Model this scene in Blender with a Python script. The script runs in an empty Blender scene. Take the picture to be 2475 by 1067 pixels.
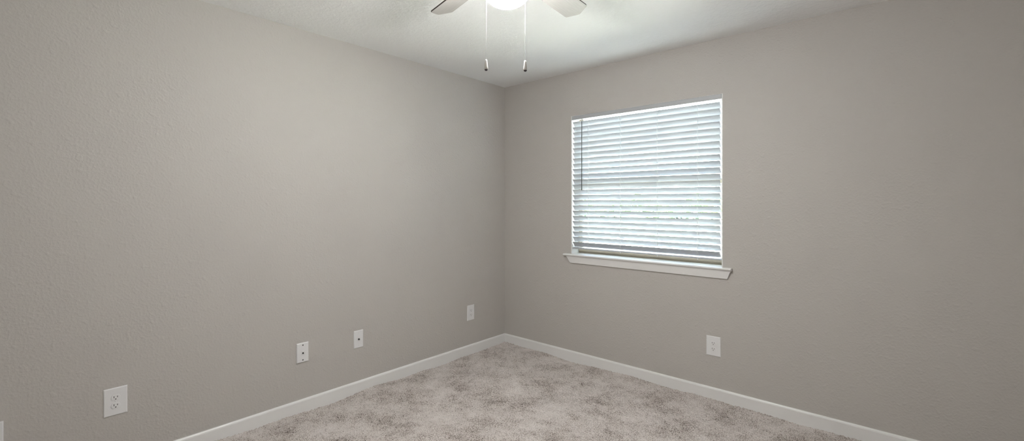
import bpy, bmesh, math, random
import numpy as np
from mathutils import Vector, Matrix

C = bpy.context.scene.collection
S = bpy.context.scene
R = math.radians

# ------------------------------------------------------------------ camera, sky, sun, exposure
cd = bpy.data.cameras.new('camera')
cam = bpy.data.objects.new('camera', cd)
C.objects.link(cam)
cd.sensor_width = 36
cd.lens = 1085 / 2475 * 36
cd.shift_y = -43.5 / 2475
cd.clip_start = 0.02
cam.location = (2.8988, -3.1926, 1.3352)
cam.rotation_euler = (R(90), 0, R(41.31))
S.camera = cam

S.view_settings.view_transform = 'Standard'
S.view_settings.look = 'None'
S.view_settings.gamma = 1
S.view_settings.use_curve_mapping = False
S.view_settings.exposure = 0.0
S.cycles.sample_clamp_indirect = 0

SKY = 22.0
SUN = 500.0
LAMP = 222.0

w = bpy.data.worlds.new('sky')
S.world = w
w.use_nodes = True
wt = w.node_tree
bg = wt.nodes['Background']
tc = wt.nodes.new('ShaderNodeTexCoord')
sep = wt.nodes.new('ShaderNodeSeparateXYZ')
ramp = wt.nodes.new('ShaderNodeValToRGB')
wt.links.new(tc.outputs['Generated'], sep.inputs[0])
wt.links.new(sep.outputs['Z'], ramp.inputs[0])
ramp.color_ramp.elements[0].color = (0.93, 0.97, 1.0, 1)
ramp.color_ramp.elements[0].position = 0.0
ramp.color_ramp.elements[1].color = (0.42, 0.62, 1.0, 1)
ramp.color_ramp.elements[1].position = 0.8
wt.links.new(ramp.outputs[0], bg.inputs['Color'])
bg.inputs['Strength'].default_value = SKY

sl = bpy.data.lights.new('sun', 'SUN')
sl.energy = SUN
sl.angle = R(0.6)
sl.color = (0.97, 0.99, 1.0)
sun = bpy.data.objects.new('sun', sl)
C.objects.link(sun)
sun.location = (3, -8, 9)
sun.rotation_euler = Vector((-.55, .06, -.82)).to_track_quat('-Z', 'Y').to_euler()      # along the window wall, on to the yard

pl = bpy.data.lights.new('window_portal', 'AREA')
pl.shape = 'RECTANGLE'
pl.size = 1.2
pl.size_y = 1.15
pl.cycles.is_portal = True
po = bpy.data.objects.new('window_portal', pl)
C.objects.link(po)
po.location = (1.368, 0.17, 1.487)
po.rotation_euler = (R(-90), 0, 0)

# ------------------------------------------------------------------ helpers
def obj(name, bm, m, parent=None, smooth=False, bevel=0, seg=2):
    bmesh.ops.recalc_face_normals(bm, faces=bm.faces)
    me = bpy.data.meshes.new(name)
    bm.to_mesh(me)
    bm.free()
    o = bpy.data.objects.new(name, me)
    C.objects.link(o)
    if m:
        me.materials.append(m)
    if smooth:
        for p in me.polygons:
            p.use_smooth = True
    if bevel:
        md = o.modifiers.new('bevel', 'BEVEL')
        md.width = bevel
        md.segments = seg
        md.limit_method = 'ANGLE'
        md.angle_limit = R(40)
    if parent:
        o.parent = parent
    return o


def tag(o, label=None, cat=None, group=None, kind=None):
    if label: o['label'] = label
    if cat: o['category'] = cat
    if group: o['group'] = group
    if kind: o['kind'] = kind
    return o


def empty(name, loc, rot=(0, 0, 0)):
    o = bpy.data.objects.new(name, None)
    o.empty_display_size = 0.05
    C.objects.link(o)
    o.location = loc
    o.rotation_euler = rot
    return o


def box(bm, x0, x1, y0, y1, z0, z1):
    vs = [bm.verts.new((x, y, z)) for z in (z0, z1) for y in (y0, y1) for x in (x0, x1)]
    for f in ((0, 1, 3, 2), (4, 5, 7, 6), (0, 1, 5, 4), (2, 3, 7, 6), (0, 2, 6, 4), (1, 3, 7, 5)):
        bm.faces.new([vs[i] for i in f])
    return bm


def prism(bm, pts, axis, a, b):
    """extrude a 2D outline along an axis ('x','y','z') from a to b"""
    def mk(p, t):
        if axis == 'x': return (t, p[0], p[1])
        if axis == 'y': return (p[0], t, p[1])
        return (p[0], p[1], t)
    A = [bm.verts.new(mk(p, a)) for p in pts]
    B = [bm.verts.new(mk(p, b)) for p in pts]
    n = len(pts)
    bm.faces.new(A)
    bm.faces.new(B[::-1])
    for i in range(n):
        bm.faces.new([A[i], A[(i + 1) % n], B[(i + 1) % n], B[i]])
    return bm


def lathe(bm, prof, seg=32, at=(0, 0, 0), axis='z'):
    rings = []
    def mp(r, h, a):
        x, y = r * math.cos(a), r * math.sin(a)
        if axis == 'z': p = (x, y, h)
        elif axis == 'x': p = (h, x, y)
        else: p = (x, h, y)
        return (p[0] + at[0], p[1] + at[1], p[2] + at[2])
    for r, h in prof:
        if r < 1e-6:
            rings.append([bm.verts.new(mp(0, h, 0))])
        else:
            rings.append([bm.verts.new(mp(r, h, 2 * math.pi * k / seg)) for k in range(seg)])
    for a, b in zip(rings, rings[1:]):
        for k in range(seg):
            k2 = (k + 1) % seg
            if len(a) == 1 and len(b) == 1: continue
            if len(a) == 1: bm.faces.new([a[0], b[k], b[k2]])
            elif len(b) == 1: bm.faces.new([a[k], a[k2], b[0]])
            else: bm.faces.new([a[k], a[k2], b[k2], b[k]])
    for rg in (rings[0], rings[-1]):
        if len(rg) > 1: bm.faces.new(rg)
    return bm


def tube(bm, pts, r, seg=8):
    pts = [Vector(p) for p in pts]
    rings = []
    for i, p in enumerate(pts):
        d = (pts[min(i + 1, len(pts) - 1)] - pts[max(i - 1, 0)]).normalized()
        up = Vector((0, 0, 1)) if abs(d.z) < .9 else Vector((1, 0, 0))
        a = d.cross(up).normalized()
        b = d.cross(a)
        rr = r[i] if isinstance(r, (list, tuple)) else r
        rings.append([bm.verts.new(p + (a * math.cos(2 * math.pi * k / seg) + b * math.sin(2 * math.pi * k / seg)) * rr) for k in range(seg)])
    for a, b in zip(rings, rings[1:]):
        for k in range(seg):
            bm.faces.new([a[k], a[(k + 1) % seg], b[(k + 1) % seg], b[k]])
    bm.faces.new(rings[0][::-1])
    bm.faces.new(rings[-1])
    return bm


BM = bmesh.new

# ------------------------------------------------------------------ materials
def mat(name, col=(.8, .8, .8), rough=.5, metal=0, spec=.5):
    m = bpy.data.materials.new(name)
    m.use_nodes = True
    b = m.node_tree.nodes['Principled BSDF']
    b.inputs['Base Color'].default_value = (*col, 1)
    b.inputs['Roughness'].default_value = rough
    b.inputs['Metallic'].default_value = metal
    b.inputs['Specular IOR Level'].default_value = spec
    return m, m.node_tree, b


def N(t, typ, **kw):
    n = t.nodes.new(typ)
    for k, v in kw.items():
        if hasattr(n, k): setattr(n, k, v)
        else: n.inputs[k].default_value = v
    return n


def coords(t):
    return N(t, 'ShaderNodeTexCoord').outputs['Object']


def noise(t, co, scale, detail=2, rough=.5):
    n = N(t, 'ShaderNodeTexNoise')
    n.inputs['Scale'].default_value = scale
    n.inputs['Detail'].default_value = detail
    n.inputs['Roughness'].default_value = rough
    t.links.new(co, n.inputs['Vector'])
    return n.outputs['Fac']


def ramp_(t, fac, stops, interp='LINEAR'):
    r = N(t, 'ShaderNodeValToRGB')
    r.color_ramp.interpolation = interp
    el = r.color_ramp.elements
    while len(el) < len(stops): el.new(.5)
    for e, (p, c) in zip(el, stops):
        e.position = p
        e.color = (*c, 1) if len(c) == 3 else c
    t.links.new(fac, r.inputs[0])
    return r.outputs[0]


def bump(t, b, h, strength, dist, prev=None):
    n = N(t, 'ShaderNodeBump')
    n.inputs['Strength'].default_value = strength
    n.inputs['Distance'].default_value = dist
    t.links.new(h, n.inputs['Height'])
    if prev: t.links.new(prev, n.inputs['Normal'])
    t.links.new(n.outputs[0], b.inputs['Normal'])
    return n.outputs[0]


def wall_material():
    m, t, b = mat('orange_peel_paint', (.568, .546, .516), .55, spec=.3)
    co = coords(t)
    a = ramp_(t, noise(t, co, 95, 2, .5), [(.42, (0, 0, 0)), (.7, (1, 1, 1))])
    p = bump(t, b, a, .28, .0022)
    g = ramp_(t, noise(t, co, 34, 1.5, .5), [(.58, (0, 0, 0)), (.72, (1, 1, 1))])
    bump(t, b, g, .34, .0025, p)
    return m


def ceiling_material():
    m, t, b = mat('stippled_ceiling_paint', (.91, .915, .91), .7, spec=.2)
    co = coords(t)
    a = ramp_(t, noise(t, co, 42, 4, .6), [(.45, (0, 0, 0)), (.6, (1, 1, 1))])
    bump(t, b, a, .3, .003)
    return m


def carpet_material():
    m, t, b = mat('speckled_carpet', (.4, .36, .32), .95, spec=.05)
    co = coords(t)
    fine = noise(t, co, 215, 2, .6)
    big = noise(t, co, 4.6, 4, .68)
    mid = noise(t, co, 17, 2, .6)
    mx = N(t, 'ShaderNodeMath', operation='MULTIPLY_ADD')     # shading of the leaning pile, painted in as broad patches of darker yarn
    t.links.new(big, mx.inputs[0]); mx.inputs[1].default_value = .55
    t.links.new(fine, mx.inputs[2])
    m2 = N(t, 'ShaderNodeMath', operation='MULTIPLY_ADD')
    t.links.new(mid, m2.inputs[0]); m2.inputs[1].default_value = .16
    t.links.new(mx.outputs[0], m2.inputs[2])
    m3 = N(t, 'ShaderNodeMath', operation='SUBTRACT')
    t.links.new(m2.outputs[0], m3.inputs[0]); m3.inputs[1].default_value = .318
    col = ramp_(t, m3.outputs[0], [(.30, (.09, .072, .058)), (.41, (.33, .285, .25)), (.50, (.62, .57, .535)), (.62, (.74, .69, .655)), (.8, (.82, .78, .75))])
    t.links.new(col, b.inputs['Base Color'])
    bump(t, b, fine, .5, .004)
    return m


def white_paint(name, col, rough=.35):
    m, t, b = mat(name, col, rough)
    bump(t, b, noise(t, coords(t), 60, 2), .05, .001)
    return m


def blade_material():
    m, t, b = mat('pale_wood_veneer', (.5, .46, .42), .5)
    mp = N(t, 'ShaderNodeMapping')
    mp.inputs['Scale'].default_value = (3, 60, 10)
    t.links.new(coords(t), mp.inputs[0])
    n = noise(t, mp.outputs[0], 3, 4, .6)
    t.links.new(ramp_(t, n, [(.3, (.33, .315, .295)), (.7, (.38, .365, .345))]), b.inputs['Base Color'])
    return m


def emission(name, col, s):
    m = bpy.data.materials.new(name)
    m.use_nodes = True
    t = m.node_tree
    t.nodes.clear()
    e = N(t, 'ShaderNodeEmission')
    e.inputs[0].default_value = (*col, 1)
    e.inputs[1].default_value = s
    t.links.new(e.outputs[0], N(t, 'ShaderNodeOutputMaterial').inputs[0])
    return m


def glass_material():
    m = bpy.data.materials.new('window_glass')
    m.use_nodes = True
    t = m.node_tree
    t.nodes.clear()
    tr = N(t, 'ShaderNodeBsdfTransparent')
    tr.inputs[0].default_value = (.93, .96, .95, 1)
    gl = N(t, 'ShaderNodeBsdfGlossy')
    gl.inputs['Roughness'].default_value = .02
    fr = N(t, 'ShaderNodeFresnel')
    fr.inputs[0].default_value = 1.45
    mx = N(t, 'ShaderNodeMixShader')
    t.links.new(fr.outputs[0], mx.inputs[0])
    t.links.new(tr.outputs[0], mx.inputs[1])
    t.links.new(gl.outputs[0], mx.inputs[2])
    t.links.new(mx.outputs[0], N(t, 'ShaderNodeOutputMaterial').inputs[0])
    return m


M_wall = wall_material()
M_ceil = ceiling_material()
M_carpet = carpet_material()
M_trim = white_paint('semi_gloss_trim_paint', (.88, .88, .87))
M_plate = white_paint('white_plastic', (.86, .865, .87), .3)
M_slat = white_paint('white_blind_vinyl', (.50, .515, .53), .4)
M_cord = mat('white_cord', (.75, .75, .73), .8)[0]
M_wand = mat('clear_grey_plastic', (.10, .12, .11), .25)[0]
M_bronze = mat('tan_aluminium', (.48, .41, .31), .45)[0]
M_blade = blade_material()
M_blade_edge = mat('dark_edge_band', (.05, .04, .035), .5)[0]
M_fan = white_paint('white_enamel', (.78, .78, .77), .3)
M_bowl = emission('lit_frosted_glass', (1.0, .98, .96), LAMP)
M_chain = mat('nickel_beads', (.52, .52, .52), .35, .6)[0]
M_fob = mat('cream_fob', (.74, .72, .68), .35)[0]
M_fobtip = mat('dark_metal_tip', (.10, .09, .10), .35, .8)[0]
M_dark = mat('dark_slot', (.015, .014, .013), .6)[0]
M_screw = mat('grey_screw', (.12, .12, .13), .4, .8)[0]
M_metal = mat('bright_metal', (.5, .48, .45), .3, 1)[0]
M_glass = glass_material()

# ------------------------------------------------------------------ the room
X1, Y1, H = 3.95, -4.05, 2.44
OX0, OX1, OZ0, OZ1 = .761, 1.973, .880, 2.068        # window opening
T = .15


def struct(name, bm, m, parent=None, **k):
    o = obj(name, bm, m, parent, **k)
    o['kind'] = 'structure'
    return o


struct('floor', box(BM(), -T, X1 + T, Y1 - T, T, -.2, -.026), mat('floor_underlay', (.3, .27, .22), .9)[0])
struct('ceiling', box(BM(), -T, X1 + T, Y1 - T, T, H, H + .15), M_ceil)
struct('wall_left', box(BM(), -T, 0, Y1, 0, -.026, H), M_wall)
struct('wall_back', box(BM(), -T, X1 + T, Y1 - T, Y1, -.026, H), M_wall)
struct('wall_front', box(BM(), X1, X1 + T, Y1, 0, -.026, H), M_wall)

bm = BM()
xs, zs = (-T, OX0, OX1, X1 + T), (-.026, OZ0, OZ1, H)
g = {}
for yi, y in enumerate((0, T)):
    for i, x in enumerate(xs):
        for j, z in enumerate(zs):
            g[yi, i, j] = bm.verts.new((x, y, z))
for i in range(3):
    for j in range(3):
        if (i, j) == (1, 1): continue
        for yi in (0, 1):
            bm.faces.new([g[yi, i, j], g[yi, i + 1, j], g[yi, i + 1, j + 1], g[yi, i, j + 1]])
def side(a, b): bm.faces.new([g[0, *a], g[0, *b], g[1, *b], g[1, *a]])
for k in range(3):
    side((k, 0), (k + 1, 0)); side((k, 3), (k + 1, 3)); side((0, k), (0, k + 1)); side((3, k), (3, k + 1))
side((1, 1), (2, 1)); side((1, 2), (2, 2)); side((1, 1), (1, 2)); side((2, 1), (2, 2))
struct('wall_right', bm, M_wall)

# baseboards: plain board with an eased top edge
BT, BH = .013, .080
prof = [(0, -.026), (BT, -.026), (BT, BH - .012), (BT - .002, BH - .006), (BT - .006, BH - .001), (BT - .009, BH), (0, BH)]
struct('baseboard_left', prism(BM(), [(p[0], p[1]) for p in prof], 'y', Y1 + BT, 0), M_trim)
struct('baseboard_right', prism(BM(), [(-p[0], p[1]) for p in prof], 'x', BT, X1), M_trim)
struct('baseboard_back', prism(BM(), [(Y1 + p[0], p[1]) for p in prof], 'x', 0, X1), M_trim)
struct('baseboard_front', prism(BM(), [(X1 - p[0], p[1]) for p in prof], 'y', Y1 + BT, -BT), M_trim)

# carpet: tufts in a fine grid
def carpet():
    st = .0056
    x0, x1, y0, y1 = BT - .002, X1 - BT + .002, Y1 + BT - .002, -BT + .002
    nx, ny = int((x1 - x0) / st), int((y1 - y0) / st)
    rng = np.random.default_rng(7)
    gx, gy = np.meshgrid(np.linspace(x0, x1, nx), np.linspace(y0, y1, ny))
    jx = rng.uniform(-.3, .3, gx.shape) * st
    jy = rng.uniform(-.3, .3, gx.shape) * st
    jx[:, [0, -1]] = 0
    jy[[0, -1], :] = 0
    gz = rng.uniform(-.006, .004, gx.shape)
    # soft low swells of the pile
    sw = np.zeros_like(gx)
    for k in range(26):
        a = rng.uniform(0, 6.28); fr = rng.uniform(6, 22); ph = rng.uniform(0, 6.28)
        sw += np.sin((gx * math.cos(a) + gy * math.sin(a)) * fr + ph) / fr
    gz += sw * .016
    co = np.stack([gx + jx, gy + jy, gz], -1).reshape(-1, 3).astype(np.float32)
    idx = np.arange(nx * ny).reshape(ny, nx)
    q = np.stack([idx[:-1, :-1], idx[:-1, 1:], idx[1:, 1:], idx[1:, :-1]], -1).reshape(-1, 4)
    me = bpy.data.meshes.new('carpet')
    me.vertices.add(len(co)); me.vertices.foreach_set('co', co.ravel())
    me.loops.add(q.size); me.loops.foreach_set('vertex_index', q.ravel().astype(np.int32))
    me.polygons.add(len(q)); me.polygons.foreach_set('loop_start', np.arange(0, q.size, 4, dtype=np.int32))
    me.polygons.foreach_set('use_smooth', np.ones(len(q), dtype=bool))
    me.update(); me.validate()
    me.materials.append(M_carpet)
    o = bpy.data.objects.new('carpet', me)
    C.objects.link(o)
    tag(o, 'speckled beige and brown cut-pile carpet covering the whole floor', 'carpet', kind='stuff')
carpet()

# ------------------------------------------------------------------ window
W = empty('window_1', (0, 0, 0))
W['kind'] = 'structure'
# white liner of the recess (two sides and the head)
LT, LH = .006, .0015
bm = BM()
box(bm, OX0, OX0 + LT, .001, .12, .901, OZ1 - LH)
box(bm, OX1 - LT, OX1, .001, .12, .901, OZ1 - LH)
box(bm, OX0, OX1, .001, .12, OZ1 - LH, OZ1)
obj('window_jamb', bm, M_trim, W)
# stool: rounded nose, horns past the opening
sz0, sz1, nose = .8815, .901, -.038
pr = [(-.0005, sz0), (nose + .012, sz0), (nose + .010, sz0 + .003), (nose + .004, sz0 + .007), (nose + .001, sz0 + .0085), (nose, sz0 + .011), (nose + .001, sz1 - .004), (nose + .004, sz1 - .001), (nose + .009, sz1), (-.0005, sz1)]
bm = BM()
prism(bm, pr, 'x', .702, 2.033)
box(bm, OX0 + .0005, OX1 - .0005, -.0005, .12, sz0, sz1)
stool = obj('window_sill', bm, M_trim, W)
# apron with slanted returns
bm = BM()
za, zb, ya, yb = .826, .8812, -.012, -.021
v = [bm.verts.new(p) for p in ((.757, 0, za), (2.004, 0, za), (2.004, ya, za), (.757, ya, za),
                               (.722, 0, zb), (2.026, 0, zb), (2.026, yb, zb), (.722, yb, zb))]
for f in ((0, 1, 2, 3), (4, 5, 6, 7), (0, 1, 5, 4), (1, 2, 6, 5), (2, 3, 7, 6), (3, 0, 4, 7)):
    bm.faces.new([v[i] for i in f])
obj('window_apron', bm, M_trim, W)
# tan aluminium frame with two sashes
def frame(bm, x0, x1, z0, z1, y0, y1, l, r, b, t):
    box(bm, x0, x0 + l, y0, y1, z0, z1); box(bm, x1 - r, x1, y0, y1, z0, z1)
    box(bm, x0 + l, x1 - r, y0, y1, z0, z0 + b); box(bm, x0 + l, x1 - r, y0, y1, z1 - t, z1)
    return bm
fx0, fx1 = OX0 + LT, OX1 - LT
MR = 1.487
obj('window_frame', frame(BM(), fx0, fx1, .9015, OZ1 - LH, .112, .149, .010, .010, .022, .004), M_bronze, W)
up = obj('upper_sash', frame(BM(), fx0 + .008, fx1 - .008, MR - .012, OZ1 - LH - .002, .128, .145, .026, .012, .03, .008), M_bronze, W)
lo = obj('lower_sash', frame(BM(), fx0 + .008, fx1 - .008, .917, MR + .018, .100, .126, .036, .010, .034, .034), M_bronze, W)
obj('window_pane', box(BM(), fx0 + .032, fx1 - .018, .136, .139, MR + .016, OZ1 - LH - .009), M_glass, up)
obj('window_pane', box(BM(), fx0 + .042, fx1 - .016, .112, .115, .948, MR - .014), M_glass, lo)

# ------------------------------------------------------------------ blind
B = empty('window_blind', (1.362, .03, OZ1 - LH))
tag(B, 'white wide-slat horizontal blind hung in the window recess, slats tilted half shut', 'blind')
BL = (-1.362, -.03, -(OZ1 - LH))
def bobj(name, bm, m, parent=B, **k):
    for v_ in bm.verts: v_.co += Vector(BL)
    return obj(name, bm, m, parent, **k)
bx0, bx1 = .772, 1.954
# headrail: U channel with a flat front, closed top
ht, hb = OZ1 - LH - .0008, 2.033
bm = BM()
box(bm, bx0 - .0045, bx1 + .0105, .000, .008, hb, ht)
box(bm, bx0 - .003, bx1 + .004, .008, .053, hb + .006, hb + .010)
box(bm, bx0 - .003, bx1 + .004, .053, .057, hb + .006, ht)
head = bobj('headrail', bm, M_slat, bevel=.001)
# a slat: 50 mm, 2.6 mm thick, slightly crowned; upper edge towards the room
SW, ST, TH = .050, .0026, R(51)
def slat_mesh(rng):
    bm = BM()
    n = 6
    nxs = 14
    rows = []
    for k in range(n + 1):
        s = (k / n - .5) * SW
        cr = .0018 * (1 - (2 * k / n - 1) ** 2)
        rows.append((s, cr))
    def pt(s, h):
        return (s * math.cos(TH) + h * math.sin(TH), -s * math.sin(TH) + h * math.cos(TH))
    grid = {}
    for i in range(nxs + 1):
        x = bx0 + (bx1 - bx0) * i / nxs
        sag = rng.uniform(-.0003, .0003) if 0 < i < nxs else 0
        for k, (s, c) in enumerate(rows):
            for side_, off in ((0, -ST / 2), (1, ST / 2)):
                y, z = pt(s, c + off)
                grid[i, k, side_] = bm.verts.new((x, y, z + sag))
    for i in range(nxs):
        for k in range(n):
            for sd in (0, 1):
                bm.faces.new([grid[i, k, sd], grid[i + 1, k, sd], grid[i + 1, k + 1, sd], grid[i, k + 1, sd]])
        for k in (0, n):
            bm.faces.new([grid[i, k, 0], grid[i + 1, k, 0], grid[i + 1, k, 1], grid[i, k, 1]])
    for i in (0, nxs):
        for k in range(n):
            bm.faces.new([grid[i, k, 0], grid[i, k + 1, 0], grid[i, k + 1, 1], grid[i, k, 1]])
    return bm
NS, PITCH = 24, .0441
yc = .005 + SW / 2 * math.cos(TH)
ztop = 2.0155
rng = random.Random(4)
slat0 = None
for i in range(NS):
    zc = ztop - i * PITCH - SW / 2 * math.sin(TH)
    bm = slat_mesh(rng)
    for v_ in bm.verts: v_.co += Vector((0, yc, zc))
    bobj('slat', bm, M_slat)
zr = ztop - NS * PITCH - .007          # bottom rail lies flat
bm = BM()
prism(bm, [(.004, zr - .004), (.008, zr - .006), (.050, zr - .006), (.054, zr - .004), (.054, zr + .003), (.050, zr + .005), (.008, zr + .005), (.004, zr + .003)], 'x', bx0, bx1)
rail = bobj('bottom_rail', bm, M_slat)
cxs = (.925, 1.215, 1.515, 1.806)
yin, yout = yc - SW / 2 * math.cos(TH) - .002, yc + SW / 2 * math.cos(TH) + .002
for x in cxs:
    bm = BM()
    tube(bm, [(x, yin, hb + .006), (x, yin, zr - .004)], .0009, 6)
    tube(bm, [(x, yout, hb + .006), (x, yout, zr - .004)], .0009, 6)
    for i in range(NS):
        zc = ztop - i * PITCH - SW / 2 * math.sin(TH)
        dz = SW / 2 * math.sin(TH)
        tube(bm, [(x, yin, zc + dz - .003), (x, yout, zc - dz - .003)], .0006, 4)
    bobj('ladder_cord', bm, M_cord)
for x in cxs[1:]:
    bm = BM()
    lathe(bm, [(0, zr - .014), (.004, zr - .013), (.005, zr - .008), (.005, zr - .0061), (0, zr - .0061)], 12, (x, .012, 0))
    bobj('cord_button', bm, M_cord, rail)
bm = BM()
tube(bm, [(.869, -.004, 2.012), (.869, -.005, 1.8), (.869, -.005, 1.455), (.869, -.005, 1.447), (.869, -.005, 1.437)], [.0030, .0032, .0034, .0044, .0040], 8)
wand = bobj('tilt_wand', bm, M_wand)
bm = BM()
tube(bm, [(.869, .002, 2.030), (.869, -.004, 2.030), (.869, -.006, 2.024), (.869, -.004, 2.012)], .0018, 6)
box(bm, .863, .875, -.001, .0035, 2.026, 2.040)
bobj('wand_hook', bm, M_slat, wand)

# ------------------------------------------------------------------ wall plates
# each is built flat in its own frame: local x = right, local z = up, local -y = out of the wall
def plate_empty(name, wall, a, z):
    if wall == 'left': return empty(name, (0, a, z), (0, 0, R(90)))
    return empty(name, (a, 0, z))
def cover(parent, wd, ht_, t=.0055):
    bm = BM()
    prof_ = [(0, 0), (0, t * .45), (.0022, t * .85), (.0045, t)]
    rings = []
    for ins, d in prof_:
        rings.append([bm.verts.new((sx * (wd / 2 - ins), -d, sz * (ht_ / 2 - ins))) for sx, sz in ((-1, -1), (1, -1), (1, 1), (-1, 1))])
    for a, b in zip(rings, rings[1:]):
        for k in range(4): bm.faces.new([a[k], a[(k + 1) % 4], b[(k + 1) % 4], b[k]])
    bm.faces.new(rings[-1]); bm.faces.new(rings[0][::-1])
    return obj('cover_plate', bm, M_plate, parent)
def screw(parent, x, z, t=.0055, m=M_screw, r=.0034):
    bm = BM()
    lathe(bm, [(r, -t + .001), (r, -t - .0006), (r * .6, -t - .0012), (0, -t - .0013)], 14, (x, 0, z), 'y')
    return obj('screw', bm, m, parent)
def receptacle(parent, zc, t=.0055):
    bm = BM()
    pts = []
    for k in range(48):
        a = 2 * math.pi * k / 48
        pts.append((.0172 * math.cos(a), zc + max(-.0135, min(.0135, .0172 * math.sin(a)))))
    prism(bm, pts, 'y', -t + .002, -t - .0022)
    r_ = obj('receptacle', bm, M_plate, parent, bevel=.0006)
    f = -t - .0022
    for x, hh in ((-.0064, .0046), (.0064, .0038)):
        obj('slot', box(BM(), x - .0011, x + .0011, f - .0002, f + .001, zc + .0035 - hh, zc + .0035 + hh), M_dark, r_)
    bm = BM()
    prism(bm, [(.0028 * math.cos(math.pi * 2 * k / 16), zc - .0078 + .0028 * max(-.5, math.sin(math.pi * 2 * k / 16))) for k in range(16)], 'y', f - .0002, f + .001)
    obj('ground_hole', bm, M_dark, r_)
OUTS = 'duplex power outlets'
def outlet(wall, a, z, wd, ht_, label):
    e = plate_empty('power_outlet', wall, a, z)
    tag(e, label, 'outlet', OUTS)
    cover(e, wd, ht_)
    receptacle(e, .0195); receptacle(e, -.0195)
    screw(e, 0, 0, m=M_plate, r=.003)
    return e
outlet('left', -2.8245, .3655, .0885, .1335, 'white power outlet with wide plate low on the left wall, nearest the viewer')
outlet('left', -.449, .3605, .083, .1335, 'small white power outlet low on the left wall, close to the room corner')
outlet('right', 1.915, .3600, .092, .1325, 'white power outlet low on the wall under the window')

# telephone jack
e = plate_empty('phone_jack', 'left', -1.9235, .3775)
tag(e, 'white telephone jack plate standing proud of the left wall, with two dark screws', 'wall plate')
cover(e, .076, .124, .010)
screw(e, 0, .048, .010, r=.0042); screw(e, 0, -.046, .010, r=.0042)
bm = BM()
frame(bm, -.008, .008, -.012, .012, -.0135, -.009, .003, .003, .004, .009)
box(bm, -.005, .005, -.0105, -.009, -.008, .003)
j = obj('jack_socket', bm, M_plate, e, bevel=.0005)
obj('jack_opening', box(BM(), -.0048, .0048, -.0112, -.010, -.0078, .0028), M_dark, j)

# cable plate
e = plate_empty('cable_jack', 'left', -1.533, .3735)
tag(e, 'white cable wall plate with one dark coaxial port, between telephone jack and corner outlet', 'wall plate')
cover(e, .0715, .122)
bm = BM()
lathe(bm, [(.0068, -.004), (.0068, -.0075), (.0047, -.0078), (.0047, -.0150), (.0036, -.0154), (0, -.0154)], 6, (0, 0, 0), 'y')
j = obj('coaxial_port', bm, M_screw, e)
bm = BM()
lathe(bm, [(.0028, -.0150), (.0028, -.0157), (0, -.0157)], 12, (0, 0, 0), 'y')
obj('port_centre', bm, M_dark, j)
screw(e, 0, .0417, m=M_plate, r=.003); screw(e, 0, -.0417, m=M_plate, r=.003)

# plate cut by the left edge of the picture
e = plate_empty('wall_plate', 'left', -3.224, .339)
tag(e, 'white wall plate cut off by the lower left edge of the photo', 'wall plate')
cover(e, .076, .126, .009)
screw(e, 0, .0417, .009, m=M_plate, r=.003); screw(e, 0, -.0417, .009, m=M_plate, r=.003)

# ------------------------------------------------------------------ ceiling fan with light
FX, FY = 1.7424, -1.9071
ZB = 2.2637
F = empty('ceiling_fan', (FX, FY, H))
tag(F, 'white ceiling fan with pale wood blades, lit frosted glass bowl and two pull chains', 'ceiling fan')
def z(v_): return v_ - H
obj('canopy', lathe(BM(), [(.075, z(2.4399)), (.075, z(2.425)), (.068, z(2.405)), (.055, z(2.39)), (.04, z(2.385))], 40), M_fan, F, True)
obj('motor_housing', lathe(BM(), [(.04, z(2.386)), (.085, z(2.380)), (.108, z(2.365)), (.113, z(2.335)), (.113, z(2.295)), (.10, z(2.275)), (.07, z(2.265)), (.07, z(2.255))], 48), M_fan, F, True)
obj('switch_housing', lathe(BM(), [(.066, z(2.256)), (.075, z(2.248)), (.075, z(2.222)), (.070, z(2.213)), (.06, z(2.2121))], 40), M_fan, F, True)
obj('lamp_fitter', lathe(BM(), [(.055, z(2.212)), (.084, z(2.207)), (.106, z(2.200)), (.107, z(2.181)), (.102, z(2.180)), (.101, z(2.1875)), (.080, z(2.1875))], 40), M_fan, F, True)
bp = [(.080, z(2.1865)), (.096, z(2.1855))]
zb0, zb1, rb = 2.178, 2.089, .100
for k in range(15):
    a = math.pi / 2 * k / 14
    bp.append((rb * math.cos(a) ** .92, z(zb0 - (zb0 - zb1) * math.sin(a))))
bp[-1] = (0, z(zb1))
obj('glass_bowl', lathe(BM(), bp, 48), M_bowl, F, True)

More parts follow.
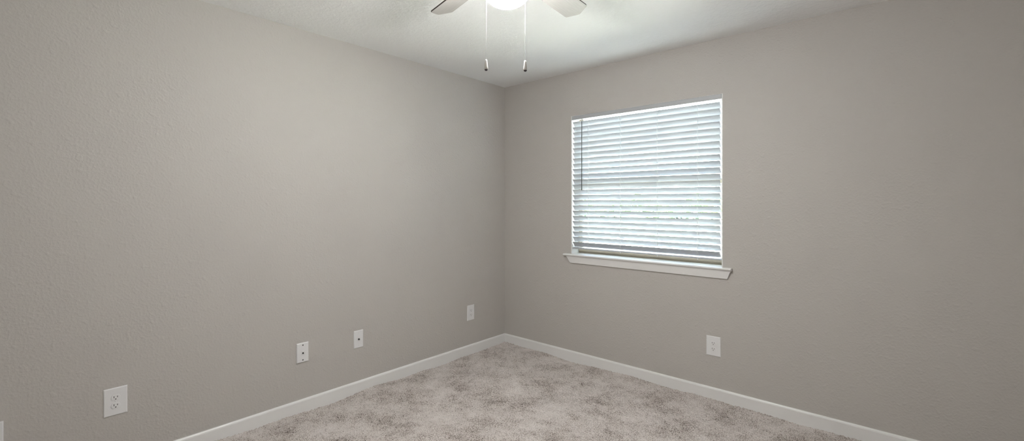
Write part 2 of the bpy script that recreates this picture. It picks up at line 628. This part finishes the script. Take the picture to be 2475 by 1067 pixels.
PITCHB, BR, BWT, BWR = -.24, .592, .118, .096
def blade_bm():
    # local: x along the blade, y across, z thickness
    pts = [(.165, -BWR / 2), (.165, BWR / 2)]
    top = [(.30, .053), (.42, .057), (.548, BWT / 2), (.556, BWT / 2 - .0015), (.561, BWT / 2 - .007), (.589, .007), (.5905, .002)]
    outline = [(.165, -.040), (.172, -BWR / 2)] + [(x, -y) for x, y in top] + [(x, y) for x, y in top[::-1]] + [(.172, BWR / 2), (.165, .040)]
    return prism(BM(), outline, 'z', -.003, .003)
root = None
for k in range(5):
    ang = R(166.77) - R(72) * k
    bm = blade_bm()
    o = obj('blade', bm, M_blade, F)
    o.data.materials.append(M_blade_edge)
    for p in o.data.polygons:
        if abs(p.normal.z) < .5: p.material_index = 1
    o.matrix_local = Matrix.Translation((0, 0, z(ZB))) @ Matrix.Rotation(ang, 4, 'Z') @ Matrix.Rotation(PITCHB, 4, 'X')
    bm = BM()
    prism(bm, [(.16, -.030), (.215, -.034), (.245, -.012), (.25, 0), (.245, .012), (.215, .034), (.16, .030)], 'z', -.0068, -.0031)
    prism(bm, [(.095, -.017), (.165, -.024), (.165, .024), (.095, .017)], 'z', -.0085, .004)
    for px, py in ((.19, -.02), (.19, .02), (.228, 0)):
        lathe(bm, [(.0045, -.0068), (.0045, -.0082), (0, -.0088)], 10, (px, py, 0))
    obj('blade_iron', bm, M_fan, o)

# pull chains hang on the room's door side of the bowl
fwd = Vector((-.6602, .7511)); rgt = Vector((.7511, .6602))
for lat, zbot in ((-.0745, 1.8165), (.0685, 1.8135)):
    p = -fwd * .088 + rgt * lat
    x_, y_ = p.x, p.y
    bm = BM()
    zt, ze = 2.235, zbot + .041
    n = int((zt - ze) / .0034)
    for i in range(n):
        zc = z(ze + (zt - ze) * i / n)
        lathe(bm, [(0, zc - .0012), (.0011, zc - .0006), (.0013, zc), (.0011, zc + .0006), (0, zc + .0012)], 6, (x_, y_, 0))
    tube(bm, [(x_, y_, z(ze)), (x_, y_, z(zt))], .00045, 4)
    d = p.normalized()
    tube(bm, [(d.x * .073, d.y * .073, z(2.236)), (x_, y_, z(2.235)), (x_, y_, z(2.230))], .0022, 6)
    ch = obj('pull_chain', bm, M_chain, F)
    zf = z(zbot)
    obj('chain_fob', lathe(BM(), [(0, zf + .0415), (.003, zf + .041), (.0042, zf + .038), (.0052, zf + .028), (.0066, zf + .017), (.0071, zf + .010), (.0064, zf + .0055)], 20, (x_, y_, 0)), M_fob, ch, True)
    obj('fob_tip', lathe(BM(), [(.0063, zf + .0055), (.0052, zf + .003), (.0030, zf + .0008), (0, zf)], 20, (x_, y_, 0)), M_fobtip, ch, True)

# ------------------------------------------------------------------ outside: glimpses through the blind, plus pale slabs added to bounce sunlight
m, t, b = mat('dry_lawn', (.25, .24, .18), .9, spec=.1)
gco = coords(t)
t.links.new(ramp_(t, noise(t, gco, 1.4, 5, .65), [(.34, (.03, .07, .015)), (.40, (.07, .07, .06)), (.7, (.095, .095, .085))]), b.inputs['Base Color'])
struct('ground', box(BM(), -40, 40, T + .01, 60, -.6, -.35), m)
m, t, b = mat('pale_bounce_ground', (.28, .28, .26), .9, spec=.1)
t.links.new(ramp_(t, noise(t, coords(t), .9, 6, .7), [(.36, (.05, .08, .02)), (.42, (.16, .155, .13)), (.7, (.22, .215, .20))]), b.inputs['Base Color'])
struct('far_bounce_ground', box(BM(), -40, 40, 2.6, 60, -.36, -.32), m)  # pale slab added to throw daylight through the blind on to the left wall
m, t, b = mat('pale_bounce_slab', (.6, .6, .6), .85, spec=.2)
t.links.new(ramp_(t, noise(t, coords(t), 6, 5, .65), [(.3, (.68, .69, .72)), (.7, (.75, .76, .79))]), b.inputs['Base Color'])
struct('bounce_slab', box(BM(), -2.8, 2.1, T + .01, 1.05, -.36, -.30), m)  # unseen slab, added to bounce sunlight steeply up to the ceiling

m, t, b = mat('hedge_leaves', (.08, .14, .04), .7)
t.links.new(ramp_(t, noise(t, coords(t), 9, 3), [(.35, (.03, .06, .015)), (.65, (.16, .24, .07))]), b.inputs['Base Color'])
rg = np.random.default_rng(3)
bm = BM()
for i in range(2600):
    c = Vector((rg.uniform(-52, 34), 0, 0))
    c.y = 42 + rg.uniform(-1, 1)
    hmax = 1.6 + .5 * math.sin(c.x * .9) + .35 * math.sin(c.x * 2.3 + 1)
    c.z = -.35 + (hmax + .35) * rg.uniform(0, 1) ** .7
    r_ = Vector(rg.normal(size=3)).normalized(); s_ = r_.orthogonal().normalized(); q = r_.cross(s_)
    sz = rg.uniform(.3, .7)
    vs = [bm.verts.new(c + s_ * sz * a + q * sz * .6 * b_) for a, b_ in ((-1, 0), (-.2, .7), (1, 0), (-.2, -.7))]
    bm.faces.new(vs)
hd = obj('hedge', bm, m)
tag(hd, 'green hedge in the sunny yard, glimpsed through the gaps of the blind', 'hedge', kind='stuff')
